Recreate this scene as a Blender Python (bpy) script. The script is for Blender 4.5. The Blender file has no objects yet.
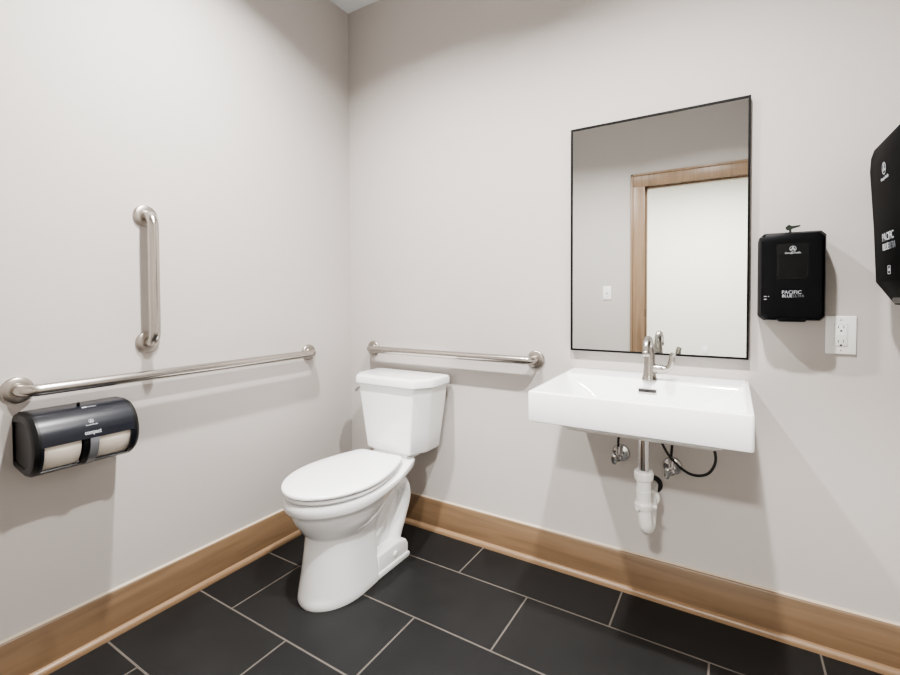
import bpy, bmesh, math, random
from mathutils import Vector, Matrix
random.seed(4)
PI = math.pi
sc = bpy.context.scene
COL = sc.collection

# ------------------------------------------------------------------ materials
def srgb(r, g, b):
    f = lambda c: (c / 255 / 12.92) if c / 255 <= .04045 else ((c / 255 + .055) / 1.055) ** 2.4
    return (f(r), f(g), f(b), 1)

def new_mat(name):
    m = bpy.data.materials.new(name); m.use_nodes = True
    nt = m.node_tree
    return m, nt, nt.nodes['Principled BSDF']

def plain(name, col, rough=.5, metal=0, var=.04, scale=30, spec=.5, bump=0, bscale=200, coat=0, trans=0, alpha=1):
    m, nt, b = new_mat(name)
    tc = nt.nodes.new('ShaderNodeTexCoord')
    n = nt.nodes.new('ShaderNodeTexNoise'); n.inputs['Scale'].default_value = scale; n.inputs['Detail'].default_value = 3
    nt.links.new(tc.outputs['Object'], n.inputs['Vector'])
    mx = nt.nodes.new('ShaderNodeMix'); mx.data_type = 'RGBA'
    mx.inputs['A'].default_value = tuple(min(1, c * (1 - var)) for c in col[:3]) + (1,)
    mx.inputs['B'].default_value = tuple(min(1, c * (1 + var)) for c in col[:3]) + (1,)
    nt.links.new(n.outputs['Fac'], mx.inputs['Factor'])
    nt.links.new(mx.outputs['Result'], b.inputs['Base Color'])
    b.inputs['Roughness'].default_value = rough
    b.inputs['Metallic'].default_value = metal
    b.inputs['Specular IOR Level'].default_value = spec
    b.inputs['Coat Weight'].default_value = coat
    b.inputs['Coat Roughness'].default_value = .05
    b.inputs['Transmission Weight'].default_value = trans
    b.inputs['Alpha'].default_value = alpha
    if bump:
        n2 = nt.nodes.new('ShaderNodeTexNoise'); n2.inputs['Scale'].default_value = bscale; n2.inputs['Detail'].default_value = 2
        nt.links.new(tc.outputs['Object'], n2.inputs['Vector'])
        bp = nt.nodes.new('ShaderNodeBump'); bp.inputs['Strength'].default_value = bump; bp.inputs['Distance'].default_value = .002
        nt.links.new(n2.outputs['Fac'], bp.inputs['Height']); nt.links.new(bp.outputs['Normal'], b.inputs['Normal'])
    return m

def wood(name, axis, base=(127, 104, 80), dark=(109, 88, 66)):
    m, nt, b = new_mat(name)
    tc = nt.nodes.new('ShaderNodeTexCoord'); mp = nt.nodes.new('ShaderNodeMapping')
    s = [22.0, 22.0, 22.0]; s[axis] = 1.3
    mp.inputs['Scale'].default_value = s
    nt.links.new(tc.outputs['Object'], mp.inputs['Vector'])
    n = nt.nodes.new('ShaderNodeTexNoise'); n.inputs['Scale'].default_value = 1.6; n.inputs['Detail'].default_value = 7; n.inputs['Distortion'].default_value = .7
    nt.links.new(mp.outputs['Vector'], n.inputs['Vector'])
    cr = nt.nodes.new('ShaderNodeValToRGB')
    cr.color_ramp.elements[0].position = .3; cr.color_ramp.elements[0].color = srgb(*dark)
    cr.color_ramp.elements[1].position = .62; cr.color_ramp.elements[1].color = srgb(*base)
    e = cr.color_ramp.elements.new(.48); e.color = srgb(*[(a * .7 + c * .3) for a, c in zip(base, dark)])
    nt.links.new(n.outputs['Fac'], cr.inputs['Fac'])
    n2 = nt.nodes.new('ShaderNodeTexNoise'); n2.inputs['Scale'].default_value = 2.3
    nt.links.new(tc.outputs['Object'], n2.inputs['Vector'])
    mx = nt.nodes.new('ShaderNodeMix'); mx.data_type = 'RGBA'; mx.blend_type = 'MULTIPLY'; mx.inputs['Factor'].default_value = .35
    nt.links.new(cr.outputs['Color'], mx.inputs['A'])
    cr2 = nt.nodes.new('ShaderNodeValToRGB'); cr2.color_ramp.elements[0].color = (.55, .5, .45, 1); cr2.color_ramp.elements[1].color = (1, 1, 1, 1)
    nt.links.new(n2.outputs['Fac'], cr2.inputs['Fac']); nt.links.new(cr2.outputs['Color'], mx.inputs['B'])
    nt.links.new(mx.outputs['Result'], b.inputs['Base Color'])
    b.inputs['Roughness'].default_value = .38
    return m

def tile_floor():
    m, nt, b = new_mat('slate_tile')
    tc = nt.nodes.new('ShaderNodeTexCoord'); mp = nt.nodes.new('ShaderNodeMapping')
    TW, RH = .6114, .3063
    # brick rows run along x; row edge at y=-.2474, joints of the odd rows at x=.8463
    mp.inputs['Location'].default_value = (-.8463 + 0.5 * TW * 0 + 10 * TW + FLOOR_OFF * TW, .2474 + 20 * RH, 0)
    nt.links.new(tc.outputs['Object'], mp.inputs['Vector'])
    br = nt.nodes.new('ShaderNodeTexBrick')
    br.offset = .5; br.offset_frequency = 2; br.squash = 1
    br.inputs['Scale'].default_value = 1; br.inputs['Brick Width'].default_value = TW; br.inputs['Row Height'].default_value = RH
    br.inputs['Mortar Size'].default_value = .0033; br.inputs['Mortar Smooth'].default_value = .1; br.inputs['Bias'].default_value = 0
    br.inputs['Color1'].default_value = srgb(25, 25, 26); br.inputs['Color2'].default_value = srgb(31, 31, 31)
    br.inputs['Mortar'].default_value = srgb(102, 96, 90)
    nt.links.new(mp.outputs['Vector'], br.inputs['Vector'])
    n = nt.nodes.new('ShaderNodeTexNoise'); n.inputs['Scale'].default_value = 5; n.inputs['Detail'].default_value = 8; n.inputs['Roughness'].default_value = .62
    nt.links.new(tc.outputs['Object'], n.inputs['Vector'])
    cr = nt.nodes.new('ShaderNodeValToRGB'); cr.color_ramp.elements[0].position = .35; cr.color_ramp.elements[0].color = (.72, .72, .72, 1)
    cr.color_ramp.elements[1].position = .72; cr.color_ramp.elements[1].color = (1.0, 1.0, 1.0, 1)
    nt.links.new(n.outputs['Fac'], cr.inputs['Fac'])
    mx = nt.nodes.new('ShaderNodeMix'); mx.data_type = 'RGBA'; mx.blend_type = 'MULTIPLY'; mx.inputs['Factor'].default_value = .9
    nt.links.new(br.outputs['Color'], mx.inputs['A']); nt.links.new(cr.outputs['Color'], mx.inputs['B'])
    nt.links.new(mx.outputs['Result'], b.inputs['Base Color'])
    rr = nt.nodes.new('ShaderNodeMapRange'); rr.inputs['To Min'].default_value = .42; rr.inputs['To Max'].default_value = .62
    nt.links.new(n.outputs['Fac'], rr.inputs['Value']); nt.links.new(rr.outputs['Result'], b.inputs['Roughness'])
    b.inputs['Specular IOR Level'].default_value = .35
    bp = nt.nodes.new('ShaderNodeBump'); bp.inputs['Strength'].default_value = .25; bp.inputs['Distance'].default_value = .002; bp.invert = True
    nt.links.new(br.outputs['Fac'], bp.inputs['Height']); nt.links.new(bp.outputs['Normal'], b.inputs['Normal'])
    return m
FLOOR_OFF = 0.5

M = {}
M['wall'] = plain('wall_paint', srgb(192, 187, 183), .75, var=.012, scale=3, bump=.08, bscale=180, spec=.25)
M['hall'] = plain('hall_paint', srgb(236, 234, 224), .8, var=.012, scale=2, spec=.2)
M['ceil'] = plain('ceiling_paint', srgb(232, 236, 238), .9, var=.01, spec=.1)
M['floor'] = tile_floor()
M['woodx'] = wood('maple_along_x', 0)
M['woody'] = wood('maple_along_y', 1)
M['woodz'] = wood('maple_along_z', 2, base=(150, 126, 102), dark=(130, 107, 84))
M['shoex'] = wood('maple_shoe_x', 0, base=(143, 118, 92), dark=(125, 102, 77))
M['shoey'] = wood('maple_shoe_y', 1, base=(143, 118, 92), dark=(125, 102, 77))
M['lit_caulk'] = plain('lit_caulk', srgb(188, 176, 158), .7)
M['china'] = plain('vitreous_china', srgb(242, 243, 243), .12, var=.004, scale=4, coat=.4)
M['seat'] = plain('seat_plastic', srgb(246, 246, 247), .22, var=.004)
M['steel'] = plain('brushed_stainless', srgb(186, 181, 175), .24, 1, var=.05, scale=120)
M['flange'] = plain('satin_stainless', srgb(174, 168, 161), .36, 1, var=.05, scale=120)
M['nickel'] = plain('brushed_nickel', srgb(168, 164, 158), .26, 1, var=.04, scale=100)
M['chrome'] = plain('chrome', srgb(205, 205, 205), .12, 1, var=.02)
M['dark'] = plain('dark_gap', srgb(22, 22, 23), .6)
M['pvc'] = plain('white_pvc', srgb(232, 232, 228), .35, var=.01)
M['pvcline'] = plain('grey_plastic', srgb(190, 188, 184), .5, var=.02)
M['rubber'] = plain('black_hose', srgb(20, 20, 21), .45)
M['blackp'] = plain('black_plastic', srgb(8, 9, 12), .35, var=.08, scale=60, spec=.12)
M['towelp'] = plain('matt_black_plastic', srgb(9, 9, 10), .55, var=.08, scale=60, spec=.03)
M['blackg'] = plain('gloss_black_plastic', srgb(10, 11, 13), .25, var=.05, spec=.18)
M['smoke'] = plain('smoked_plastic', srgb(16, 20, 30), .3, var=.08, scale=40, spec=.45, coat=.1)
M['smoked_end'] = plain('dark_end_plastic', srgb(16, 17, 19), .36, var=.06, spec=.3)
M['smokew'] = plain('smoked_window', srgb(15, 17, 19), .2, var=.06, spec=.2)
M['clear'] = plain('clear_grey_plastic', srgb(120, 122, 126), .25, var=.05)
M['paper'] = plain('tissue_paper', srgb(236, 228, 216), .9, var=.03, scale=80, bump=.2)
M['core'] = plain('card_core', srgb(150, 120, 90), .9)
M['print'] = plain('grey_print', srgb(176, 179, 184), .5, var=.01)
M['printdim'] = plain('dim_print', srgb(100, 103, 108), .5, var=.01)
M['plate'] = plain('white_plate', srgb(238, 238, 236), .35, var=.006)
M['slot'] = plain('slot_black', srgb(45, 43, 42), .6)
M['key'] = plain('dark_key', srgb(44, 52, 46), .35, .4)
M['mframe'] = plain('black_frame', srgb(6, 6, 7), .5, spec=.2)
mm, nt_, b_ = new_mat('mirror_silver')
tcx = nt_.nodes.new('ShaderNodeTexCoord'); nx = nt_.nodes.new('ShaderNodeTexNoise'); nx.inputs['Scale'].default_value = 2
nt_.links.new(tcx.outputs['Object'], nx.inputs['Vector'])
mrx = nt_.nodes.new('ShaderNodeMapRange'); mrx.inputs['To Min'].default_value = 0.0; mrx.inputs['To Max'].default_value = .006
nt_.links.new(nx.outputs['Fac'], mrx.inputs['Value']); nt_.links.new(mrx.outputs['Result'], b_.inputs['Roughness'])
b_.inputs['Metallic'].default_value = 1; b_.inputs['Base Color'].default_value = (.86, .88, .87, 1)
M['mirror'] = mm

# ------------------------------------------------------------------ mesh helpers
def finish(bm, thr=35):
    bmesh.ops.recalc_face_normals(bm, faces=bm.faces)
    for f in bm.faces: f.smooth = True
    for e in bm.edges:
        if len(e.link_faces) == 2 and e.calc_face_angle(0) > math.radians(thr): e.smooth = False

def obj(name, bm, mat, parent=None, loc=(0, 0, 0), thr=35, sub=0, rot=None):
    finish(bm, thr)
    me = bpy.data.meshes.new(name); bm.to_mesh(me); bm.free()
    o = bpy.data.objects.new(name, me); COL.objects.link(o)
    for m_ in (mat if isinstance(mat, (list, tuple)) else [mat]): me.materials.append(m_)
    o.location = loc
    if rot: o.rotation_euler = rot
    if parent: o.parent = parent
    if sub:
        md = o.modifiers.new('sub', 'SUBSURF'); md.levels = sub; md.render_levels = sub
    return o

def thing(name, label, cat, loc=(0, 0, 0), rot=(0, 0, 0), group=None):
    o = bpy.data.objects.new(name, None); COL.objects.link(o)
    o.empty_display_size = .05
    o.location = loc; o.rotation_euler = rot
    return tag(o, label, cat, group)

def tag(o, label, cat, group=None):
    o['label'] = label; o['category'] = cat
    if group: o['group'] = group
    return o

def struct(o):
    o['kind'] = 'structure'; return o

def box(bm, x0, x1, y0, y1, z0, z1, bev=0, seg=2):
    r = bmesh.ops.create_cube(bm, size=1)
    vs = r['verts']
    for v in vs:
        v.co = Vector((x0 + (v.co.x + .5) * (x1 - x0), y0 + (v.co.y + .5) * (y1 - y0), z0 + (v.co.z + .5) * (z1 - z0)))
    if bev:
        es = list({e for v in vs for e in v.link_edges})
        bmesh.ops.bevel(bm, geom=es, offset=bev, segments=seg, affect='EDGES', profile=.5)
    return bm

def ring_loft(bm, rings, cap0=True, cap1=True, closed=True):
    R = [[bm.verts.new(p) for p in r] for r in rings]
    n = len(R[0])
    for a, b in zip(R, R[1:]):
        for i in range(n if closed else n - 1):
            j = (i + 1) % n
            bm.faces.new((a[i], a[j], b[j], b[i]))
    if cap0: bm.faces.new(R[0][::-1])
    if cap1: bm.faces.new(R[-1])
    return R

def lathe(bm, prof, seg=32, origin=(0, 0, 0), axis=(0, 0, 1), cap=True):
    """prof = list of (radius, distance along axis)"""
    q = Vector((0, 0, 1)).rotation_difference(Vector(axis)); o = Vector(origin)
    rings = []
    for r, h in prof:
        rings.append([o + q @ Vector((r * math.cos(2 * PI * k / seg), r * math.sin(2 * PI * k / seg), h)) for k in range(seg)])
    ring_loft(bm, rings, cap, cap)
    return bm

def smooth_path(pts, n=8):
    """Catmull-Rom through pts"""
    P = [Vector(p) for p in pts]; P = [P[0] * 2 - P[1]] + P + [P[-1] * 2 - P[-2]]
    out = []
    for i in range(1, len(P) - 2):
        a, b, c, d = P[i - 1:i + 3]
        for k in range(n):
            t = k / n
            out.append(.5 * ((2 * b) + (c - a) * t + (2 * a - 5 * b + 4 * c - d) * t * t + (3 * b - a - 3 * c + d) * t ** 3))
    out.append(P[-2]); return out

def fillet_path(pts, r, n=8):
    """polyline with round corners of radius r"""
    P = [Vector(p) for p in pts]; out = [P[0]]
    for a, b, c in zip(P, P[1:], P[2:]):
        u = (a - b).normalized(); w = (c - b).normalized()
        ang = u.angle(w); d = r / math.tan(ang / 2)
        s, e = b + u * d, b + w * d
        cen = b + (u + w).normalized() * (r / math.sin(ang / 2))
        v0, v1 = s - cen, e - cen
        tot = v0.angle(v1); ax = v0.cross(v1).normalized()
        for k in range(n + 1):
            out.append(cen + Matrix.Rotation(tot * k / n, 3, ax) @ v0)
    out.append(P[-1]); return out

def tube(bm, pts, rad, seg=16, cap=True, sx=1.0):
    P = [Vector(p) for p in pts]
    R = rad if isinstance(rad, (list, tuple)) else [rad] * len(P)
    t0 = (P[1] - P[0]).normalized()
    nrm = t0.orthogonal().normalized(); rings = []; prev = t0
    for i, p in enumerate(P):
        t = (P[min(i + 1, len(P) - 1)] - P[max(i - 1, 0)]).normalized()
        nrm = prev.rotation_difference(t) @ nrm; nrm = (nrm - t * nrm.dot(t)).normalized(); prev = t
        bn = t.cross(nrm)
        rings.append([p + nrm * R[i] * math.cos(2 * PI * k / seg) + bn * R[i] * math.sin(2 * PI * k / seg) for k in range(seg)])
    ring_loft(bm, rings, cap, cap)
    return bm

def prism(bm, poly, d0, d1, plane='xz', bev=0, seg=2):
    """poly in two coords, extruded along the third from d0 to d1"""
    def mk(a, b, d):
        return {'xz': (a, d, b), 'xy': (a, b, d), 'yz': (d, a, b)}[plane]
    R = ring_loft(bm, [[mk(a, b, d0) for a, b in poly], [mk(a, b, d1) for a, b in poly]])
    if bev:
        bmesh.ops.recalc_face_normals(bm, faces=bm.faces)
        vs = {v for r in R for v in r}
        es = [e for e in bm.edges if e.verts[0] in vs and e.verts[1] in vs and e.calc_face_angle(0) > .5]
        bmesh.ops.bevel(bm, geom=es, offset=bev, segments=seg, affect='EDGES', profile=.5)
    return bm

def rrect(x0, x1, y0, y1, r, z, n=6):
    out = []
    for cx, cy, a in ((x1 - r, y1 - r, 0), (x0 + r, y1 - r, 90), (x0 + r, y0 + r, 180), (x1 - r, y0 + r, 270)):
        for k in range(n + 1):
            t = math.radians(a + 90 * k / n)
            out.append((cx + r * math.cos(t), cy + r * math.sin(t), z))
    return out

def lettering(name, s, size, mat, parent, loc, rot, depth=.0003, bold=0, sx=1.0, align='CENTER', space=1.0):
    cu = bpy.data.curves.new(name, 'FONT'); cu.body = s; cu.size = size; cu.align_x = align; cu.align_y = 'CENTER'
    cu.extrude = depth; cu.offset = bold; cu.resolution_u = 3; cu.space_character = space
    t = bpy.data.objects.new(name, cu); COL.objects.link(t)
    bpy.context.view_layer.update()
    me = bpy.data.meshes.new_from_object(t.evaluated_get(bpy.context.evaluated_depsgraph_get()))
    bpy.data.objects.remove(t); bpy.data.curves.remove(cu)
    me.name = name; me.materials.clear(); me.materials.append(mat)
    o = bpy.data.objects.new(name, me); COL.objects.link(o)
    o.parent = parent; o.location = loc; o.rotation_euler = rot; o.scale = (sx, 1, 1)
    return o

def emblem(bm, r, depth=.0004):
    """round mark: a disc ring with three leaf shapes; in local xy, facing +z"""
    n = 28
    for (ro, ri) in ((r, r * .86),):
        o_ = [(ro * math.cos(2 * PI * k / n), ro * math.sin(2 * PI * k / n)) for k in range(n)]
        i_ = [(ri * math.cos(2 * PI * k / n), ri * math.sin(2 * PI * k / n)) for k in range(n)]
        ring_loft(bm, [[(x, y, 0) for x, y in i_], [(x, y, depth) for x, y in i_], [(x, y, depth) for x, y in o_], [(x, y, 0) for x, y in o_]], False, False)
    for a in (90, 210, 330):
        pts = []
        for k in range(12):
            t = 2 * PI * k / 12
            px, py = r * .36 * math.cos(t) + r * .40, r * .20 * math.sin(t)
            c, s_ = math.cos(math.radians(a)), math.sin(math.radians(a))
            pts.append((px * c - py * s_, px * s_ + py * c))
        ring_loft(bm, [[(x, y, 0) for x, y in pts], [(x, y, depth) for x, y in pts]])
    return bm

# ------------------------------------------------------------------ room shell
XR, YF, ZC = 2.40, -2.17, 2.70          # right wall, front wall (with the door), ceiling
T = .12
def slab(name, mat, *b):
    bm = bmesh.new()
    for q in b: box(bm, *q)
    return struct(obj(name, bm, mat, thr=20))
HX0, HX1, HY = -0.6, 3.6, -4.55           # hallway
slab('floor', M['floor'], (HX0 - T, HX1 + T, HY - T, T, -.1, 0))
slab('ceiling', M['ceil'], (HX0 - T, HX1 + T, HY - T, T, ZC, ZC + .1))
slab('wall_back', M['wall'], (-T, XR + T, 0, T, 0, ZC))
slab('wall_left', M['wall'], (-T, 0, YF, 0, 0, ZC))
slab('wall_right', M['wall'], (XR, XR + T, YF, 0, 0, ZC))
DX0, DX1, DZ = 1.195, 2.125, 2.055           # door opening
slab('wall_front', M['wall'], (-T, DX0 - .02, YF - T, YF, 0, ZC), (DX1 + .02, XR + T, YF - T, YF, 0, ZC), (DX0 - .02, DX1 + .02, YF - T, YF, DZ + .02, ZC))
slab('wall_hall_back', M['hall'], (HX0, HX1, HY - T, HY, 0, ZC))
slab('wall_hall_left', M['hall'], (HX0 - T, HX0, HY - T, YF - T, 0, ZC))
slab('wall_hall_right', M['hall'], (HX1, HX1 + T, HY - T, YF - T, 0, ZC))

def base_profile(bh=.150, th=.016):
    return [(0, 0), (th, 0), (th, bh - .005), (th - .003, bh - .0015), (th - .005, bh), (0, bh)]
def shoe_profile(th=.016, w=.016, h=.022):
    pts = [(th, 0), (th + w, 0)]
    for k in range(1, 7):
        a = PI / 2 * k / 6
        pts.append((th + w * math.cos(a), .006 + (h - .006) * math.sin(a)))
    return pts
def baseboard(name, axis, a0, a1, wallpos, sign, mats):
    """axis: direction the board runs; wallpos: wall coordinate; sign: into the room"""
    def place(poly):
        bm = bmesh.new()
        if axis == 'x': prism(bm, [(wallpos + sign * d, z) for d, z in poly], a0, a1, 'yz')
        else: prism(bm, [(wallpos + sign * d, z) for d, z in poly], a0, a1, 'xz')
        return bm
    b = struct(obj(name, place(base_profile()), mats[0], thr=50))
    obj('shoe_moulding', place(shoe_profile()), mats[1], b, thr=30)
    obj('lit_caulk_edge', place([(0, .150), (.0095, .150), (.006, .1525), (0, .154)]), M['lit_caulk'], b)  # cream caulk strip, brightness of the board's top-lit edge painted into its colour
    return b
baseboard('baseboard_back', 'x', .0, XR, 0, -1, (M['woodx'], M['shoex']))
baseboard('baseboard_left', 'y', YF, -.0, 0, 1, (M['woody'], M['shoey']))
baseboard('baseboard_right', 'y', YF, -.0, XR, -1, (M['woody'], M['shoey']))
baseboard('baseboard_front', 'x', 0, 1.095, YF, 1, (M['woodx'], M['shoex']))

# door casing, jamb and strike plate seen in the mirror
bm = bmesh.new()
CW = .098
for x0, x1 in ((DX0 - CW, DX0 + .004), (DX1 - .004, DX1 + CW)):
    box(bm, x0, x1, YF, YF + .018, 0, DZ + CW, .003)
trim = struct(obj('trim_1', bm, M['woodz'], thr=30))
bm = bmesh.new(); box(bm, DX0 - CW + .001, DX1 + CW - .001, YF, YF + .0195, DZ - .004, DZ + CW, .003)
obj('head_casing', bm, M['woodz'], trim, thr=30)
bm = bmesh.new()
for x0, x1 in ((DX0 - CW - .006, DX0 - CW + .012), (DX1 + CW - .012, DX1 + CW + .006)): box(bm, x0, x1, YF, YF + .026, 0, DZ + CW + .006, .003)
box(bm, DX0 - CW - .006, DX1 + CW + .006, YF, YF + .026, DZ + CW - .012, DZ + CW + .006, .003)
obj('back_band', bm, M['woodz'], trim, thr=30)
bm = bmesh.new()
box(bm, DX0 - .02, DX0, YF - T - .01, YF - .001, 0, DZ); box(bm, DX1, DX1 + .02, YF - T - .01, YF - .001, 0, DZ)
box(bm, DX0 - .02, DX1 + .02, YF - T - .01, YF - .001, DZ, DZ + .02)
box(bm, DX0, DX0 + .012, YF - .085, YF - .045, 0, DZ); box(bm, DX1 - .012, DX1, YF - .085, YF - .045, 0, DZ)
box(bm, DX0, DX1, YF - .085, YF - .045, DZ - .012, DZ)
obj('door_jamb', bm, M['woodz'], trim, thr=30)
bm = bmesh.new(); box(bm, DX0 - .001, DX0 + .003, YF - .040, YF - .008, .985, 1.045, .001, 1)
obj('strike_plate', bm, M['dark'], trim)['label'] = 'small dark metal strike plate'

# ------------------------------------------------------------------ grab bars
def grab_bar(label, pts, wall_n, group='stainless grab bars on the walls'):
    """pts: the two flange centres on the wall; wall_n: wall normal"""
    a, b = Vector(pts[0]), Vector(pts[1]); n = Vector(wall_n)
    t = thing('grab_bar', label, 'grab bar', a, group=group)
    out = .0572
    path = fillet_path([Vector((0, 0, 0)) + n * .002, n * out, (b - a) + n * out, (b - a) + n * .002], .040, 10)
    bm = bmesh.new(); tube(bm, path, .0175, 20)
    obj('rail', bm, M['steel'], t, thr=60)
    for p in (Vector((0, 0, 0)), b - a):
        bm = bmesh.new()
        lathe(bm, [(.039, 0), (.039, .004), (.0375, .008), (.034, .0105), (.021, .0115), (.0195, .0135), (.0178, .0135)], 36, p, n)
        obj('flange', bm, M['flange'], t, thr=40)
    return t
grab_bar('long stainless grab bar running level along the left wall above the paper dispenser', ((0, -1.366, .877), (0, -.296, .877)), (1, 0, 0))
grab_bar('short upright stainless grab bar fixed vertically on the left wall', ((0, -1.017, .990), (0, -1.017, 1.443)), (1, 0, 0))
grab_bar('level stainless grab bar on the back wall behind the toilet tank', ((.169, 0, .879), (1.091, 0, .879)), (0, -1, 0))

# ------------------------------------------------------------------ toilet
TX = .462
toilet = thing('toilet', 'white two-piece toilet with closed lid in the corner below the grab bars', 'toilet', (TX, 0, 0))

def egg(hw, yc, yf, yb, wb, nf=14, nb=8, pf=2.0, corner=.015):
    """right half from the front tip to the back, then mirrored; returns (x,y) list"""
    R = []
    for k in range(nf + 1):
        a = PI / 2 * k / nf
        R.append((hw * math.sin(a) ** (2 / pf), yc + (yf - yc) * math.cos(a) ** (2 / pf)))
    for k in range(1, nb + 1):
        u = k / nb
        R.append((hw - (hw - wb) * (u ** 1.8), yc + (yb - corner - yc) * u))
    R.append((wb - corner * .4, yb - corner * .25)); R.append((wb - corner, yb))
    L = [(-x, y) for x, y in R[::-1] if abs(x) > 1e-6]
    return R + L

def egg3(z, *a, zf=None, **k):
    return [(x, y, (zf(y) if zf else z)) for x, y in egg(*a, **k)]

def lerp(a, b, t): return a + (b - a) * max(0, min(1, t))
# underside of the rim band: deep at the front, thin at the deck
zb = lambda y: lerp(.354, .378, (y + .62) / .42)
bm = bmesh.new()
rings = [
    egg3(0, .124, -.565, -.727, -.445, .118, corner=.012),
    egg3(.012, .127, -.565, -.731, -.445, .120, corner=.012),
    egg3(.03, .125, -.565, -.727, -.445, .118, corner=.012),
    egg3(.10, .119, -.560, -.710, -.443, .111, corner=.012),
    egg3(.18, .115, -.555, -.694, -.440, .106, corner=.012),
    egg3(.235, .113, -.552, -.686, -.436, .104, corner=.012),
    egg3(.242, .115, -.550, -.688, -.430, .104, corner=.012),
]
rings = [[(x + .012 * (1 - z / .4), y, z) for x, y, z in r] for r in rings] + [
    egg3(.250, .128, -.545, -.697, -.410, .105, corner=.012),
    egg3(.275, .146, -.54, -.712, -.37, .105, corner=.02),
    egg3(.305, .159, -.53, -.732, -.33, .105, corner=.02),
    egg3(.330, .166, -.525, -.743, -.27, .105, corner=.02),
    egg3(0, .169, -.525, -.747, -.215, .105, corner=.02, zf=lambda y: zb(y) - .005),
    egg3(0, .173, -.52, -.753, -.185, .108, corner=.02, zf=zb),
    egg3(0, .182, -.52, -.766, -.168, .114, corner=.03, zf=lambda y: zb(y) + .003),
    egg3(0, .185, -.52, -.770, -.165, .117, corner=.03, zf=lambda y: zb(y) + .010),
    egg3(.386, .185, -.52, -.770, -.165, .117, corner=.03),
    egg3(.393, .183, -.52, -.768, -.167, .115, corner=.03),
    egg3(.396, .176, -.52, -.761, -.172, .109, corner=.03),
]
rings = [[(x, y, z + (lerp(0, .016, (y + .36) / .14) if min(p[2] for p in r) > .36 else 0)) for x, y, z in r] for r in rings]
ring_loft(bm, rings)
obj('bowl', bm, M['china'], toilet, thr=38)

# foot plate behind the pedestal
bm = bmesh.new()
prism(bm, [(-.45, 0), (-.262, 0), (-.253, .010), (-.253, .060), (-.268, .084), (-.320, .096), (-.45, .094)], -.126, .126, 'yz', .008, 3)
prism(bm, [(-.46, 0), (-.256, 0), (-.248, .008), (-.248, .018), (-.256, .024), (-.46, .024)], -.131, .131, 'yz', .004, 2)
obj('foot_plate', bm, M['china'], toilet, thr=30)
for s in (-1, 1):
    bm = bmesh.new(); lathe(bm, [(.011, 0), (.011, .004), (.008, .007), (.004, .008)], 18, (s * .126, -.345, .055), (s, 0, 0))
    obj('bolt_cap', bm, M['china'], toilet, thr=50)
# trapway: a web with the s-shaped duct bulging from it
bm = bmesh.new()
prism(bm, [(-.44, .06), (-.275, .06), (-.26, .20), (-.215, .30), (-.20, .39), (-.44, .39)], -.070, .070, 'yz', .02, 4)
obj('trapway_core', bm, M['china'], toilet, thr=40)
bm = bmesh.new()
pth = smooth_path([(0, -.46, .13), (0, -.41, .18), (0, -.36, .25), (0, -.305, .315), (0, -.240, .315), (0, -.218, .250), (0, -.250, .170), (0, -.285, .105), (0, -.295, .05)], 8)
rings = []
n = 24
for i, p in enumerate(pth):
    t_ = (pth[min(i + 1, len(pth) - 1)] - pth[max(0, i - 1)]).normalized()
    nr = Vector((1, 0, 0)); bn = t_.cross(nr).normalized()
    rings.append([p + nr * .104 * math.copysign(abs(math.cos(2 * PI * k / n)) ** .8, math.cos(2 * PI * k / n)) + bn * .042 * math.copysign(abs(math.sin(2 * PI * k / n)) ** .8, math.sin(2 * PI * k / n)) for k in range(n)])
ring_loft(bm, rings)
obj('trapway', bm, M['china'], toilet, thr=60)

# seat ring and lid
def slab_egg(z0, z1, ins, a, r=.006):
    hw, yc, yf, yb, wb = a
    f = lambda z, d: egg3(z, hw - d, yc, yf + d, yb - d, wb - d, corner=.026)
    bm = bmesh.new()
    ring_loft(bm, [f(z0, r * .6), f(z0 + r * .5, 0), f(z1 - r, 0), f(z1 - r * .35, r * .35), f(z1, r * 1.2), f(z1 + ins * .6, .05), f(z1 + ins, .10)])
    return bm
seat_ring = obj('seat', slab_egg(.4065, .4185, 0.0, (.182, -.535, -.772, -.285, .130), r=.004), M['seat'], toilet, thr=50)
lid = obj('seat_lid', slab_egg(.4255, .440, .004, (.188, -.535, -.779, -.262, .130)), M['seat'], toilet, thr=50)
for o in (lid, seat_ring):
    a_ = math.radians(3.0); o.rotation_euler.z = a_
    q_ = Matrix.Rotation(a_, 3, 'Z') @ Vector((0, -.28, 0)); o.location = (-.020 - q_.x, -.28 - q_.y + .006, 0)
for s in (-1, 1):
    bm = bmesh.new(); box(bm, s * .075 - .022, s * .075 + .022, -.290, -.245, .400, .430, .006, 3)
    obj('seat_hinge', bm, M['seat'], toilet)
for s in (-1, 1):
    bm = bmesh.new(); box(bm, s * .12 - .012, s * .12 + .012, -.52, -.49, (.400), .4095, .003, 2)
    obj('seat_bumper', bm, M['seat'], toilet)

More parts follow.
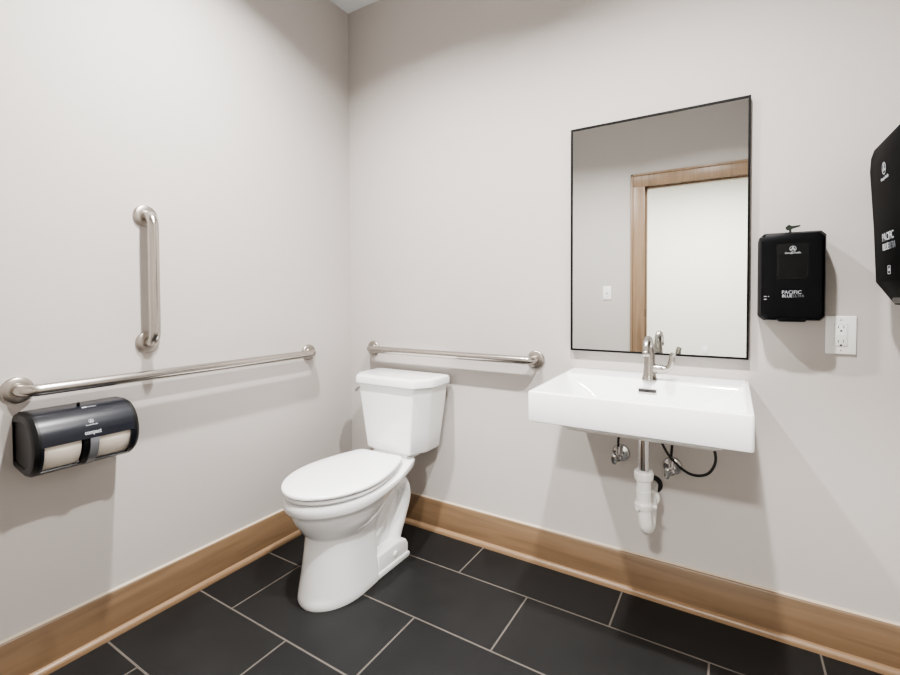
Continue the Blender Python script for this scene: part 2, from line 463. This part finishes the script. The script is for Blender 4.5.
# tank: octagonal front, narrowing downwards
def octo(z, hw, yb, yside, yf, hf, r=.012):
    P = [(hw, yb), (hw, yside), (hf, yf), (-hf, yf), (-hw, yside), (-hw, yb)]
    out = []
    for i, p in enumerate(P):
        a, b, c = Vector(P[i - 1]), Vector(p), Vector(P[(i + 1) % 6])
        u = (a - b).normalized(); w = (c - b).normalized()
        for k in range(5):
            t = k / 4; s_ = b + u * r; e_ = b + w * r
            q = s_ * (1 - t) ** 2 + b * 2 * t * (1 - t) + e_ * t ** 2
            out.append((q.x, q.y, z))
    return out
bm = bmesh.new()
TKB = -.035
rr_ = []
for z, tt, e in ((.428, 0, .016), (.432, 0, .005), (.440, 0, .0), (.52, .27, 0), (.60, .55, 0), (.70, .88, 0), (.742, 1, 0)):
    rr_.append(octo(z, lerp(.166, .213, tt) - e, TKB - e * .2, lerp(-.135, -.165, tt), lerp(-.220, -.238, tt) + e, lerp(.126, .160, tt) - e, .008))
rr_ = [[(x - .017, y, z) for x, y, z in r] for r in rr_]
ring_loft(bm, rr_)
obj('tank', bm, M['china'], toilet, thr=28)
bm = bmesh.new()
L0 = lambda z, d: [(x - .017, y, zz) for x, y, zz in octo(z + .005, .226 - d, TKB + .008 - d * .3, -.172, -.252 + d, .170 - d * .6, .016)]
ring_loft(bm, [L0(.736, .012), L0(.7365, .004), L0(.741, 0), L0(.764, 0), L0(.772, .004), L0(.776, .012), L0(.7775, .03)])
obj('tank_lid', bm, M['china'], toilet, thr=32)
bm = bmesh.new()
box(bm, -.125, .080, -.200, -.10, .398, .436, .006)
obj('tank_gasket', bm, M['china'], toilet)
# flush lever on the left side
bm = bmesh.new()
lathe(bm, [(.013, 0), (.013, .006), (.008, .009), (.006, .014)], 18, (-.226, -.150, .706), (-1, 0, 0))
tube(bm, smooth_path([(-.238, -.150, .708), (-.242, -.162, .705), (-.243, -.180, .698), (-.242, -.192, .690)], 6), [.006] * 12 + [.0075] * 6 + [.008], 12)
obj('flush_lever', bm, M['chrome'], toilet, thr=50)['label'] = 'chrome lever'

# ------------------------------------------------------------------ wall-hung sink
SX0, SX1, SF = 1.253, 1.868, -.487
sink = thing('wall_sink', 'rectangular white wall-hung sink below the mirror', 'sink', (0, 0, 0))
TILT = .022
def tilt(rings): return [[(x, y, z + TILT * y) for x, y, z in r] for r in rings]
bm = bmesh.new()
S = lambda z, d, r=.010: rrect(SX0 + d, SX1 - d, SF + d, -.002 - d * 0.0, r, z)
ZT = .856
rings = [rrect(SX0 + .105, SX1 - .078, SF + .055, -.002, .02, .733), rrect(SX0 + .095, SX1 - .068, SF + .045, -.002, .02, .741), rrect(SX0 + .09, SX1 - .064, SF + .040, -.002, .02, .758),
         S(.758, .006), S(.761, .001), S(.766, 0), S(ZT - .006, 0), S(ZT - .0015, .0015), S(ZT, .005)]
bx = lambda z, l, f, b, r: rrect(SX0 + l, SX1 - l, SF + f, -b, r, z)
rings += [bx(ZT, .014, .014, .130, .012), bx(ZT - .003, .018, .018, .134, .012), bx(ZT - .012, .024, .022, .139, .014),
          bx(ZT - .050, .085, .045, .150, .03), bx(ZT - .075, .115, .065, .160, .03), bx(ZT - .080, .135, .085, .175, .03), bx(ZT - .084, .27, .18, .24, .03)]
ring_loft(bm, tilt(rings))
obj('basin', bm, M['china'], sink, thr=32)
# overflow slot
FX = 1.563
bm = bmesh.new(); prism(bm, rrect2 if False else [(p[0], p[1]) for p in rrect(FX - .029, FX + .029, -.0055, .0055, .005, 0)], 0, .004, 'xy')
obj('overflow_slot', bm, M['dark'], sink, (FX * 0, -.1462, .816), rot=(math.radians(72), 0, 0))
bm = bmesh.new()
for x0, x1, y0, y1 in ((FX - .031, FX + .031, .0045, .007), (FX - .031, FX + .031, -.007, -.0045)):
    box(bm, x0, x1, y0, y1, 0, .0055, .0008, 1)
obj('overflow_trim', bm, M['nickel'], sink, (0, -.1462, .816), rot=(math.radians(72), 0, 0))
bm = bmesh.new(); lathe(bm, [(.033, 0), (.033, .003), (.028, .005), (.024, .0035), (.020, .0045), (.002, .006)], 32, (FX + .01, -.27, .7665))
obj('drain_stopper', bm, M['nickel'], sink)
# drain flange and chrome tailpiece below
PX, PY = 1.572, -.27
bm = bmesh.new(); lathe(bm, [(.034, .690), (.050, .696), (.050, .712), (.054, .716), (.054, .735)], 28, (PX, PY, 0))
obj('drain_flange', bm, M['dark'], sink, thr=40)

# faucet
faucet = thing('faucet', 'brushed nickel single-lever faucet standing on the sink rim', 'faucet', (1.567, -.124, .8533))
bm = bmesh.new()
lathe(bm, [(.0265, 0), (.0265, .003), (.024, .006), (.0215, .02), (.0185, .06), (.0160, .10), (.0145, .110)], 28)
obj('body', bm, M['nickel'], faucet, thr=40)
bm = bmesh.new()
sp = smooth_path([(0, 0, .106), (0, -.002, .122), (0, -.014, .138), (0, -.036, .145), (0, -.058, .138), (0, -.072, .122), (0, -.077, .104)], 8)
tube(bm, sp, [.0140 - .0025 * i / len(sp) for i in range(len(sp))], 20)
obj('spout', bm, M['nickel'], faucet, thr=60)
bm = bmesh.new(); lathe(bm, [(.011, 0), (.013, .003), (.013, .014), (.0115, .016)], 20, (0, -.0775, .092))
obj('aerator', bm, M['nickel'], faucet, thr=40)
bm = bmesh.new()
lathe(bm, [(.0150, .0), (.0160, .012), (.0165, .040), (.0150, .044)], 24, (0, 0, .040), (1, 0, 0))
obj('handle_hub', bm, M['nickel'], faucet, thr=40)
bm = bmesh.new()
tube(bm, smooth_path([(.043, 0, .040), (.054, 0, .041), (.066, -.001, .050), (.071, -.002, .068), (.073, -.003, .086), (.077, -.004, .098)], 6), [.0135 - .005 * i / 30 for i in range(31)], 16)
obj('lever', bm, M['nickel'], faucet, thr=60)

# drain trap
trap = thing('drain_trap', 'white plastic drain trap hanging on a chrome tailpiece under the sink', 'drain pipe', (PX, PY, .411))
def local(o): return o
def tl(p): return (p[0] - PX, p[1] - PY, p[2] - .40)
bm = bmesh.new(); lathe(bm, [(.0165, .545), (.0165, .703)], 24, tl((PX, PY, 0))); obj('tailpiece', bm, M['chrome'], trap)['label'] = 'chrome tube'
bm = bmesh.new()
lathe(bm, [(.0235, .535), (.0285, .538), (.030, .548), (.030, .560), (.027, .566), (.0185, .567)], 12, tl((PX, PY, 0))); obj('slip_nut', bm, M['pvc'], trap, thr=25)
bm = bmesh.new()
lathe(bm, [(.0215, .448), (.0225, .470), (.0225, .495), (.0240, .4955), (.0240, .500), (.0225, .5005), (.0225, .530), (.0235, .540)], 28, tl((PX, PY, 0))); obj('trap_body', bm, M['pvc'], trap, thr=40)
bm = bmesh.new()
lathe(bm, [(.0225, .440), (.0275, .442), (.0290, .450), (.0290, .458), (.0260, .464), (.0225, .465)], 14, tl((PX, PY, 0)))
for a in (10, 130, 250):
    c, s_ = math.cos(math.radians(a)), math.sin(math.radians(a))
    q = Vector(tl((PX, PY, .452)))
    tube(bm, [q + Vector((c, s_, 0)) * .022, q + Vector((c, s_, 0)) * .040], .007, 10)
obj('slip_nut', bm, M['pvc'], trap, thr=25)
bm = bmesh.new()
tube(bm, [tl(p) for p in fillet_path([(PX, PY, .447), (PX + .008, PY, .368), (PX + .008, PY + .080, .368), (PX + .006, PY + .080, .432), (PX + .006, PY + .125, .432)], .031, 10)], .0212, 24)
obj('trap_bend', bm, M['pvc'], trap, thr=60)
bm = bmesh.new(); lathe(bm, [(.0225, 0), (.028, .003), (.028, .018), (.023, .022)], 14, tl((PX + .006, PY + .115, .432)), (0, 1, 0)); obj('slip_nut', bm, M['pvc'], trap, thr=25)
bm = bmesh.new()
tube(bm, [tl(p) for p in ((PX + .006, PY + .12, .432), (PX - .008, -.004, .424))], .0185, 20)
obj('trap_arm', bm, M['pvc'], trap, thr=60)
bm = bmesh.new(); lathe(bm, [(.034, 0), (.034, .003), (.029, .010), (.0195, .012)], 28, tl((PX - .008, 0, .424)), (0, -1, 0)); obj('escutcheon', bm, M['dark'], trap)['label'] = 'dark ring on the wall'

# stop valves
def stop_valve(label, x, z, vx):
    v = thing('stop_valve', label, 'valve', (x, 0, z), group='chrome stop valves under the sink')
    bm = bmesh.new(); lathe(bm, [(.034, 0), (.034, .002), (.030, .008), (.016, .012), (.010, .0125)], 30, (0, 0, 0), (0, -1, 0)); obj('escutcheon', bm, M['chrome'], v)
    bm = bmesh.new(); lathe(bm, [(.009, .008), (.009, .035), (.0135, .036), (.0135, .075), (.010, .078)], 20, (0, 0, 0), (0, -1, 0))
    lathe(bm, [(.008, .0), (.008, .022), (.0105, .0225), (.0105, .034), (.006, .036)], 16, (0, -.058, .008), (0, 0, 1))
    obj('valve_body', bm, M['chrome'], v, thr=35)
    # oval handle
    bm = bmesh.new()
    n = 24; rr = lambda k, z: (.012 * k * math.cos(0), 0)
    rings = [[(-.008 + .011 * s * math.cos(2 * PI * i / n), y, .023 * s * math.sin(2 * PI * i / n)) for i in range(n)] for s, y in ((.55, -.076), (.9, -.078), (1, -.083), (1, -.090), (.85, -.094), (.4, -.095))]
    ring_loft(bm, rings); obj('handle', bm, M['chrome'], v, thr=50)
    return v
V1 = (1.447, .535); V2 = (1.631, .517)
stop_valve('chrome stop valve on the wall under the sink, left of the white drain trap', *V1, 0)
stop_valve('chrome stop valve on the wall under the sink, right of the white drain trap', *V2, 0)
def hose(label, pts):
    bm = bmesh.new(); tube(bm, smooth_path(pts, 10), .0044, 12)
    o = obj('supply_hose', bm, M['rubber'], thr=60); return tag(o, label, 'hose', 'black supply hoses under the sink')
hose('short black supply hose rising from the left stop valve to the sink', [(1.447, -.058, .578), (1.449, -.060, .610), (1.463, -.068, .655), (1.480, -.075, .705), (1.485, -.077, .738)])
hose('long black supply hose looping to the right from the right stop valve', [(1.631, -.058, .558), (1.634, -.060, .60), (1.635, -.075, .655), (1.60, -.11, .71), (1.60, -.16, .68), (1.64, -.185, .61), (1.70, -.19, .565), (1.752, -.185, .572), (1.775, -.18, .62), (1.758, -.17, .672), (1.70, -.16, .700), (1.65, -.15, .712), (1.62, -.14, .735)])

# ------------------------------------------------------------------ mirror
mirror = thing('wall_mirror', 'tall rectangular mirror with a thin black frame above the sink', 'mirror', (1.5577, 0, 1.377))
MW, MH = .6166 / 2, .8937 / 2
bm = bmesh.new()
fw = .007
for b in ((-MW, MW, -.022, -.001, MH - fw, MH), (-MW, MW, -.022, -.001, -MH, -MH + fw), (-MW, -MW + fw, -.022, -.001, -MH + fw, MH - fw), (MW - fw, MW, -.022, -.001, -MH + fw, MH - fw)):
    box(bm, *b)
obj('frame', bm, M['mframe'], mirror, thr=30)
bm = bmesh.new(); box(bm, -MW + fw, MW - fw, -.0185, -.002, -MH + fw, MH - fw)
obj('mirror_glass', bm, M['mirror'], mirror, thr=30)

# ------------------------------------------------------------------ soap dispenser on the back wall
soap = thing('soap_dispenser', 'black wall soap dispenser with grey window to the right of the mirror', 'soap dispenser', (1.977, 0, 1.210))
SWH, SHH = .087, .140
def oct_xz(w, zt, zbm, c, cb=.012): return [(-w, zbm + cb), (-w + cb, zbm), (w - cb, zbm), (w, zbm + cb), (w, zt - c), (w - c, zt), (-w + c, zt), (-w, zt - c)]
bm = bmesh.new(); prism(bm, oct_xz(SWH, SHH - .004, -SHH, .013), -.045, 0, 'xz', .004, 2); obj('back_housing', bm, M['blackp'], soap, thr=30)
bm = bmesh.new()
def fr(y, w, zt, zb_, c): return [(a, y, b) for a, b in oct_xz(w, zt, zb_, c)]
ring_loft(bm, [fr(-.044, SWH - .001, SHH - .001, -SHH, .012), fr(-.080, SWH - .002, SHH - .002, -SHH, .013), fr(-.094, SWH - .006, SHH - .008, -SHH + .003, .015), fr(-.100, SWH - .014, SHH - .020, -SHH + .010, .016), fr(-.1015, SWH - .03, SHH - .040, -SHH + .03, .014)])
obj('cover', bm, M['blackp'], soap, thr=25)
bm = bmesh.new(); prism(bm, [(p[0], p[1]) for p in rrect(-.041, .041, -.010, .100, .006, 0)], -.1030, -.095, 'xz'); obj('window', bm, M['smokew'], soap)['label'] = 'dark grey translucent window'
bm = bmesh.new(); prism(bm, [(p[0], p[1]) for p in rrect(-.035, .035, -.006, .066, .004, 0)], -.1035, -.100, 'xz'); obj('inner_refill', bm, M['blackg'], soap)
bm = bmesh.new(); prism(bm, [(-.045, -SHH + .014), (-.034, -SHH - .004), (.034, -SHH - .004), (.045, -SHH + .014)], -.098, -.030, 'xz', .004, 2); obj('nozzle', bm, M['blackg'], soap)
FR = (PI / 2, 0, 0)
bm = bmesh.new(); emblem(bm, .0085)
o = obj('emblem', bm, M['print'], soap, (0, -.1036, .084), rot=FR)
lettering('maker_lettering', 'Georgia-Pacific', .0068, M['print'], soap, (0, -.1034, .0712), FR, bold=.0001)
lettering('lettering', 'PACIFIC', .0150, M['print'], soap, (-.002, -.1020, -.0515), FR, sx=.95)
lettering('lettering', 'BLUE', .0125, M['print'], soap, (-.013, -.1020, -.0630), FR, sx=.95, bold=.0001)
lettering('lettering', 'ULTRA', .0125, M['printdim'], soap, (.0155, -.1020, -.0630), FR, sx=.72)
bm = bmesh.new()
for a, b, w in ((-.070, -.064, .007), (-.058, -.064, .009), (-.070, -.073, .007)):
    box(bm, a - w / 2, a + w / 2, -.1012, -.100, b - .0012, b + .0012)
o = obj('pictogram', bm, M['print'], soap)
bm = bmesh.new()
lathe(bm, [(.0045, 0), (.0052, .0005), (.0052, .001), (.0035, .001)], 16, (0, -.1003, -.094), (0, -1, 0))
prism(bm, [(-.003, -.107), (.003, -.107), (.0015, -.100), (-.0015, -.100)], -.1012, -.1002, 'xz')
box(bm, -.009, .009, -.1000, -.099, -.1155, -.1145)
obj('hand_pictogram', bm, M['print'], soap)
key = thing('dispenser_key', 'small dark key standing in the top of the soap dispenser', 'key', (1.974, -.055, 1.3495))
bm = bmesh.new()
box(bm, -.003, .003, -.0035, .0035, -.004, .016, .001, 1)
prism(bm, [(-.012, .012), (-.005, .007), (.007, .012), (.026, .018), (.026, .0225), (.004, .0205), (-.003, .026), (-.012, .019)], -.004, .004, 'xz', .001, 1)
obj('key_blade', bm, M['key'], key, thr=30)

# ------------------------------------------------------------------ outlet and switch
outlet = thing('power_outlet', 'white double power outlet on the back wall below the soap dispenser', 'outlet', (2.1115, 0, 1.0235))
bm = bmesh.new(); box(bm, -.0385, .0385, -.006, -.0003, -.0605, .0605, .003, 3); obj('cover_plate', bm, M['plate'], outlet)
bm = bmesh.new(); box(bm, -.0172, .0172, -.0068, -.003, -.0345, .0345, .001, 1); obj('seam', bm, M['slot'], outlet)
bm = bmesh.new(); box(bm, -.0164, .0164, -.0085, -.003, -.0337, .0337, .001, 2); obj('receptacle', bm, M['plate'], outlet)
bm = bmesh.new()
for zc in (.0215, -.0235):
    bm = bmesh.new()
    box(bm, -.0075, -.0055, -.0089, -.0082, zc + .000, zc + .008); box(bm, .0055, .0075, -.0089, -.0082, zc + .001, zc + .008)
    lathe(bm, [(.0027, 0), (.0027, .0007)], 12, (0, -.0082, zc - .0075), (0, -1, 0)); box(bm, -.0027, .0027, -.0089, -.0082, zc - .0105, zc - .0075)
    obj('socket_holes', bm, M['slot'], outlet)
bm = bmesh.new(); box(bm, -.010, -.001, -.0092, -.008, -.002, .002, .0004, 1); box(bm, .001, .010, -.0092, -.008, -.002, .002, .0004, 1); obj('test_button', bm, M['plate'], outlet)
bm = bmesh.new()
for zc in (.048, -.048):
    bm = bmesh.new(); lathe(bm, [(.003, 0), (.003, .0006), (.002, .001)], 14, (0, -.006, zc), (0, -1, 0)); obj('screw', bm, M['pvcline'], outlet)

switch = thing('light_switch', 'white light switch beside the door, seen in the mirror', 'switch', (.897, YF, 1.183))
bm = bmesh.new(); box(bm, -.036, .036, .0003, .006, -.058, .058, .003, 3); obj('cover_plate', bm, M['plate'], switch)
bm = bmesh.new(); box(bm, -.006, .006, .005, .0068, -.012, .012, .001, 1); obj('seam', bm, M['pvcline'], switch)
bm = bmesh.new(); prism(bm, [(.004, -.010), (.009, -.006), (.017, .004), (.015, .008), (.004, .010)], -.0045, .0045, 'yz', .001, 1); obj('toggle', bm, M['plate'], switch)
bm = bmesh.new()
for zc in (.030, -.030):
    bm = bmesh.new(); lathe(bm, [(.003, 0), (.003, .0006), (.002, .001)], 14, (0, .006, zc), (0, 1, 0)); obj('screw', bm, M['pvcline'], switch)
hout = thing('power_outlet', 'white outlet low on the bright hallway wall, seen in the mirror', 'outlet', (1.539, HY, .47))
bm = bmesh.new(); box(bm, -.036, .036, .0003, .006, -.058, .058, .003, 3); obj('cover_plate', bm, M['plate'], hout)
bm = bmesh.new(); box(bm, -.0164, .0164, .004, .008, -.0337, .0337, .001, 2); obj('receptacle', bm, M['plate'], hout)

# ------------------------------------------------------------------ paper dispenser on the left wall
PD = thing('toilet_paper_dispenser', 'smoked dark twin toilet paper dispenser under the long grab bar on the left wall', 'paper dispenser', (0, -1.247, .724))
HL = .131                                # half length along y
# profile in (x, z): closed outline of the hood
def hood(k=1.0):
    pts = [(0, .085), (.030, .093)]
    cx, cz, r = .078, .002, .092
    for d in range(100, -31, -10):
        a = math.radians(d); pts.append((cx + r * math.cos(a), cz + r * math.sin(a)))
    return pts
outer = hood()
def inset(pts, d):
    cx, cz = .075, .0
    out = []
    for x, z in pts:
        v = Vector((x - cx, z - cz)); L = v.length
        w = v * ((L - d) / L); out.append((max(0, cx + w.x), cz + w.y))
    return out
# hood shell: upper cover; window region between a=8deg and a=-50deg is open on two bays
bm = bmesh.new()
up = [(0, .085), (.030, .093)] + [(.078 + .092 * math.cos(math.radians(d)), .002 + .092 * math.sin(math.radians(d))) for d in range(98, -5, -8)]
inn = inset(up, .004)
ring_loft(bm, [[(x, -HL + .018, z) for x, z in up + inn[::-1]], [(x, HL - .018, z) for x, z in up + inn[::-1]]])
obj('hood', bm, M['smoke'], PD, thr=30)
def end_cap(s):
    full = [(0, .083), (.030, .091)] + [(.078 + .090 * math.cos(math.radians(d)), .002 + .090 * math.sin(math.radians(d))) for d in range(98, -93, -8)] + [(.02, -.080), (0, -.075)]
    cx, cz = .075, .0
    def sc_(k): return [(cx + (x - cx) * k if x > 1e-6 else 0, cz + (z - cz) * k) for x, z in full]
    bm = bmesh.new()
    rings = [[(x, s * yy, z) for x, z in sc_(k)] for yy, k in ((HL - .022, 1.02), (HL - .012, 1.02), (HL - .003, .95), (HL, .86), (HL, .74), (HL - .004, .70))]
    ring_loft(bm, rings)
    return bm
for s in (-1, 1): obj('end_cap', end_cap(s), M['smoked_end'], PD, thr=30)
bm = bmesh.new()
# bottom rail and back plate
lo = [(.078 + .092 * math.cos(math.radians(d)), .002 + .092 * math.sin(math.radians(d))) for d in range(-54, -76, -7)]
li = inset(lo, .005)
ring_loft(bm, [[(x, -HL + .018, z) for x, z in lo + li[::-1]], [(x, HL - .018, z) for x, z in lo + li[::-1]]])
obj('lower_rail', bm, M['smoke'], PD, thr=30)
bm = bmesh.new(); box(bm, 0, .008, -HL + .012, HL - .012, -.078, .088, .002, 1); obj('back_plate', bm, M['smoked_end'], PD)
# clear window strip over the rolls' divider
def arc_strip(a0, a1, y0, y1, r0, r1):
    A = list(range(a0, a1 - 1, -6))
    o_ = [(.078 + r1 * math.cos(math.radians(d)), .002 + r1 * math.sin(math.radians(d))) for d in A]
    i_ = [(.078 + r0 * math.cos(math.radians(d)), .002 + r0 * math.sin(math.radians(d))) for d in A]
    bm = bmesh.new(); ring_loft(bm, [[(x, y0, z) for x, z in o_ + i_[::-1]], [(x, y1, z) for x, z in o_ + i_[::-1]]]); return bm
obj('divider', arc_strip(0, -58, -.018, .004, .050, .0905), M['smoked_end'], PD, thr=30)
obj('sliding_door', arc_strip(2, -66, -.004, .018, .0905, .0945), M['clear'], PD, thr=30)['label'] = 'clear grey sliding strip'
for y0, y1 in ((-HL + .016, -HL + .022), (HL - .028, HL - .016)):
    obj('window_edge', arc_strip(0, -58, y0, y1, .088, .0925), M['smoke'], PD, thr=30)
def on_hood(dg):
    a = math.radians(dg); return (.078 + .0924 * math.cos(a), .002 + .0924 * math.sin(a))
def hood_rot(dg):
    # local x along +y, local y up the hood, local z outward
    a = math.radians(dg); out = Vector((math.cos(a), 0, math.sin(a))); xx = Vector((0, 1, 0)); yy = out.cross(xx)
    return Matrix((xx, yy, out)).transposed().to_euler()
# latch on top with its white marks
bm = bmesh.new(); box(bm, -.003, .003, -.005, .005, -.002, .010, .001, 2); x_, z_ = on_hood(84); obj('latch', bm, M['blackg'], PD, (x_, -.004, z_), rot=hood_rot(84))
bm = bmesh.new(); box(bm, .0, .012, -.003, .003, 0, .0008); x_, z_ = on_hood(70); obj('top_mark', bm, M['print'], PD, (x_, -.003, z_), rot=hood_rot(70))
bm = bmesh.new(); box(bm, .013, .036, -.004, .003, 0, .0008); obj('top_mark', bm, M['printdim'], PD, (x_, -.003, z_), rot=hood_rot(70))
x_, z_ = on_hood(34); bm = bmesh.new(); emblem(bm, .0065); o = obj('emblem', bm, M['print'], PD, (x_, .004, z_), rot=hood_rot(34))
x_, z_ = on_hood(27); lettering('maker_lettering', 'Georgia-Pacific', .0050, M['print'], PD, (x_, .004, z_), hood_rot(27), bold=.0001)
x_, z_ = on_hood(13); lettering('lettering', 'compact', .0165, M['print'], PD, (x_, .004, z_), hood_rot(13), bold=.0005, sx=.72)
# the two rolls inside
for k, yc in enumerate((-.066, .062)):
    r = thing('toilet_roll', ('left', 'right')[k] + ' white toilet roll inside the twin paper dispenser', 'toilet roll', (.078, -1.247 + yc, .726), group='toilet rolls in the dispenser')
    bm = bmesh.new()
    hl = .044
    lathe(bm, [(.022, -hl), (.083, -hl), (.0845, -hl + .002), (.0845, hl - .002), (.083, hl), (.022, hl)], 48, (0, 0, 0), (0, 1, 0), cap=False)
    obj('paper', bm, M['paper'], r, thr=40)
    bm = bmesh.new(); lathe(bm, [(.0215, -hl + .001), (.0215, hl - .001)], 24, (0, 0, 0), (0, 1, 0), cap=False); obj('core', bm, M['core'], r)

# ------------------------------------------------------------------ towel dispenser on the right wall
TD = thing('paper_towel_dispenser', 'tall black paper towel dispenser on the right wall at the picture edge', 'towel dispenser', (XR, -.255, 1.14))
W2 = .165
def tdprof(k):       # (x, z) side profile, x measured from the wall into the room (negative)
    return [(0, .005), (-.165, -.022), (-.186, -.018), (-.2275, .046), (-.234, .20), (-.2445, .365), (-.2425, .402), (-.236, .425), (-.222, .437), (-.190, .442), (0, .444)]
P_ = tdprof(0)
def tdr(y, k):
    cz, cx = .20, -.10
    return [((cx + (x - cx) * k) if x < -1e-6 else 0, y, cz + (z - cz) * k) for x, z in P_]
bm = bmesh.new()
ring_loft(bm, [tdr(-W2, .95), tdr(-W2 + .004, .985), tdr(-W2 + .012, 1), tdr(W2 - .012, 1), tdr(W2 - .004, .985), tdr(W2, .95)])
obj('cover', bm, M['towelp'], TD, thr=24)
bm = bmesh.new(); box(bm, -.200, -.06, -.12, .12, -.014, .004, .004, 2); obj('paper_slot', bm, M['blackg'], TD)
def td_face(z):      # x on the front face at height z
    for (xa, za), (xb, zb_) in zip(P_[3:], P_[4:]):
        if za <= z <= zb_: return xa + (xb - xa) * (z - za) / (zb_ - za), math.atan2(-(xb - xa), zb_ - za)
def td_rot(z):
    a = td_face(z)[1]
    out = Vector((-math.cos(a), 0, -math.sin(a))); xx = Vector((0, -1, 0)); yy = out.cross(xx)
    return Matrix((xx, yy, out)).transposed().to_euler()
def td_at(y, z): return (td_face(z)[0] - .0006, y, z)
bm = bmesh.new(); emblem(bm, .016); obj('emblem', bm, M['print'], TD, td_at(.016, .342), rot=td_rot(.338))
lettering('maker_lettering', 'Georgia-Pacific', .011, M['print'], TD, td_at(.016, .317), td_rot(.313), bold=.0002)
lettering('lettering', 'PACIFIC', .030, M['print'], TD, td_at(.020, .163), td_rot(.160), sx=.95)
lettering('lettering', 'BLUE', .026, M['print'], TD, td_at(.042, .137), td_rot(.135), sx=.95, bold=.0001)
lettering('lettering', 'ULTRA', .026, M['printdim'], TD, td_at(-.013, .137), td_rot(.135), sx=.72)
bm = bmesh.new()
for b in ((-.012, .012, -.011, -.0095), (-.012, .012, .0095, .011), (-.012, -.0105, -.011, .011), (.0105, .012, -.011, .011)): box(bm, b[0], b[1], b[2], b[3], 0, .0006)
prism(bm, [(-.005, -.003), (.005, -.003), (.003, .005), (-.003, .005)], 0, .0006, 'xy')
obj('hand_pictogram', bm, M['print'], TD, td_at(.018, .075), rot=td_rot(.075))

# small pieces belong to the part they sit on
for child, part in (('emblem', 'cover'), ('maker_lettering', 'cover'), ('lettering', 'cover'), ('pictogram', 'cover'), ('hand_pictogram', 'cover'), ('inner_refill', 'window'),
                    ('emblem', 'hood'), ('maker_lettering', 'hood'), ('lettering', 'hood'), ('latch', 'hood'), ('top_mark', 'hood'), ('window_edge', 'hood'),
                    ('bolt_cap', 'foot_plate'), ('flush_lever', 'tank'), ('seat_hinge', 'seat_lid'), ('seat_bumper', 'seat'), ('aerator', 'spout'), ('lever', 'handle_hub'),
                    ('socket_holes', 'receptacle'), ('test_button', 'receptacle'), ('screw', 'cover_plate')):
    base = lambda o: o.name.split('.')[0]
    for o in list(bpy.data.objects):
        if base(o) == child and o.parent and o.parent.parent is None:
            for q in o.parent.children:
                if base(q) == part and q is not o:
                    o.parent = q; break

# ------------------------------------------------------------------ lights
def area(name, loc, size, power, col=(1, .96, .91), rot=(0, 0, 0), shape='DISK', spread=180):
    l = bpy.data.lights.new(name, 'AREA'); l.shape = shape; l.size = size; l.energy = power; l.color = col; l.spread = math.radians(spread)
    o = bpy.data.objects.new(name, l); COL.objects.link(o); o.location = loc; o.rotation_euler = rot; return o
area('downlight_toilet_side', (.64, -1.0, ZC - .01), .08, 32, (1, .98, .96), spread=142)
area('downlight_sink_side', (1.63, -1.0, ZC - .01), .08, 32, (1, .98, .96), spread=142)
area('hall_light', (1.65, -3.2, ZC - .13), .26, 85, (1, .98, .96))
area('hall_fill_far', (.3, -3.4, ZC - .02), .5, 24, (1, .98, .96))  # added fill lamp, no known fixture; brightens the hall and room by bounce

w = bpy.data.worlds.new('world'); sc.world = w; w.use_nodes = True
w.node_tree.nodes['Background'].inputs[0].default_value = (.9, .93, 1, 1); w.node_tree.nodes['Background'].inputs[1].default_value = .3

# ------------------------------------------------------------------ camera (fitted to the photograph)
cam = bpy.data.cameras.new('camera'); co = bpy.data.objects.new('camera', cam); COL.objects.link(co)
yaw, pitch, roll = -.5365, -.0222, -.0037
fwd = Vector((math.sin(yaw) * math.cos(pitch), math.cos(yaw) * math.cos(pitch), math.sin(pitch)))
r0 = fwd.cross(Vector((0, 0, 1))).normalized(); u0 = r0.cross(fwd)
rv = r0 * math.cos(roll) + u0 * math.sin(roll); uv = -r0 * math.sin(roll) + u0 * math.cos(roll)
mw = Matrix((rv, uv, -fwd)).transposed().to_4x4(); mw.translation = Vector((1.8142, -1.8343, 1.1448))
co.matrix_world = mw
cam.sensor_width = 36; cam.lens = 36 * 451.587 / 900
cam.shift_x = -(462.82 - 450) / 900; cam.shift_y = (308.0 - 337.5) / 900
cam.clip_start = .02
sc.camera = co
sc.view_settings.view_transform = 'AgX'
sc.view_settings.look = 'AgX - Medium High Contrast'
sc.view_settings.exposure = .66
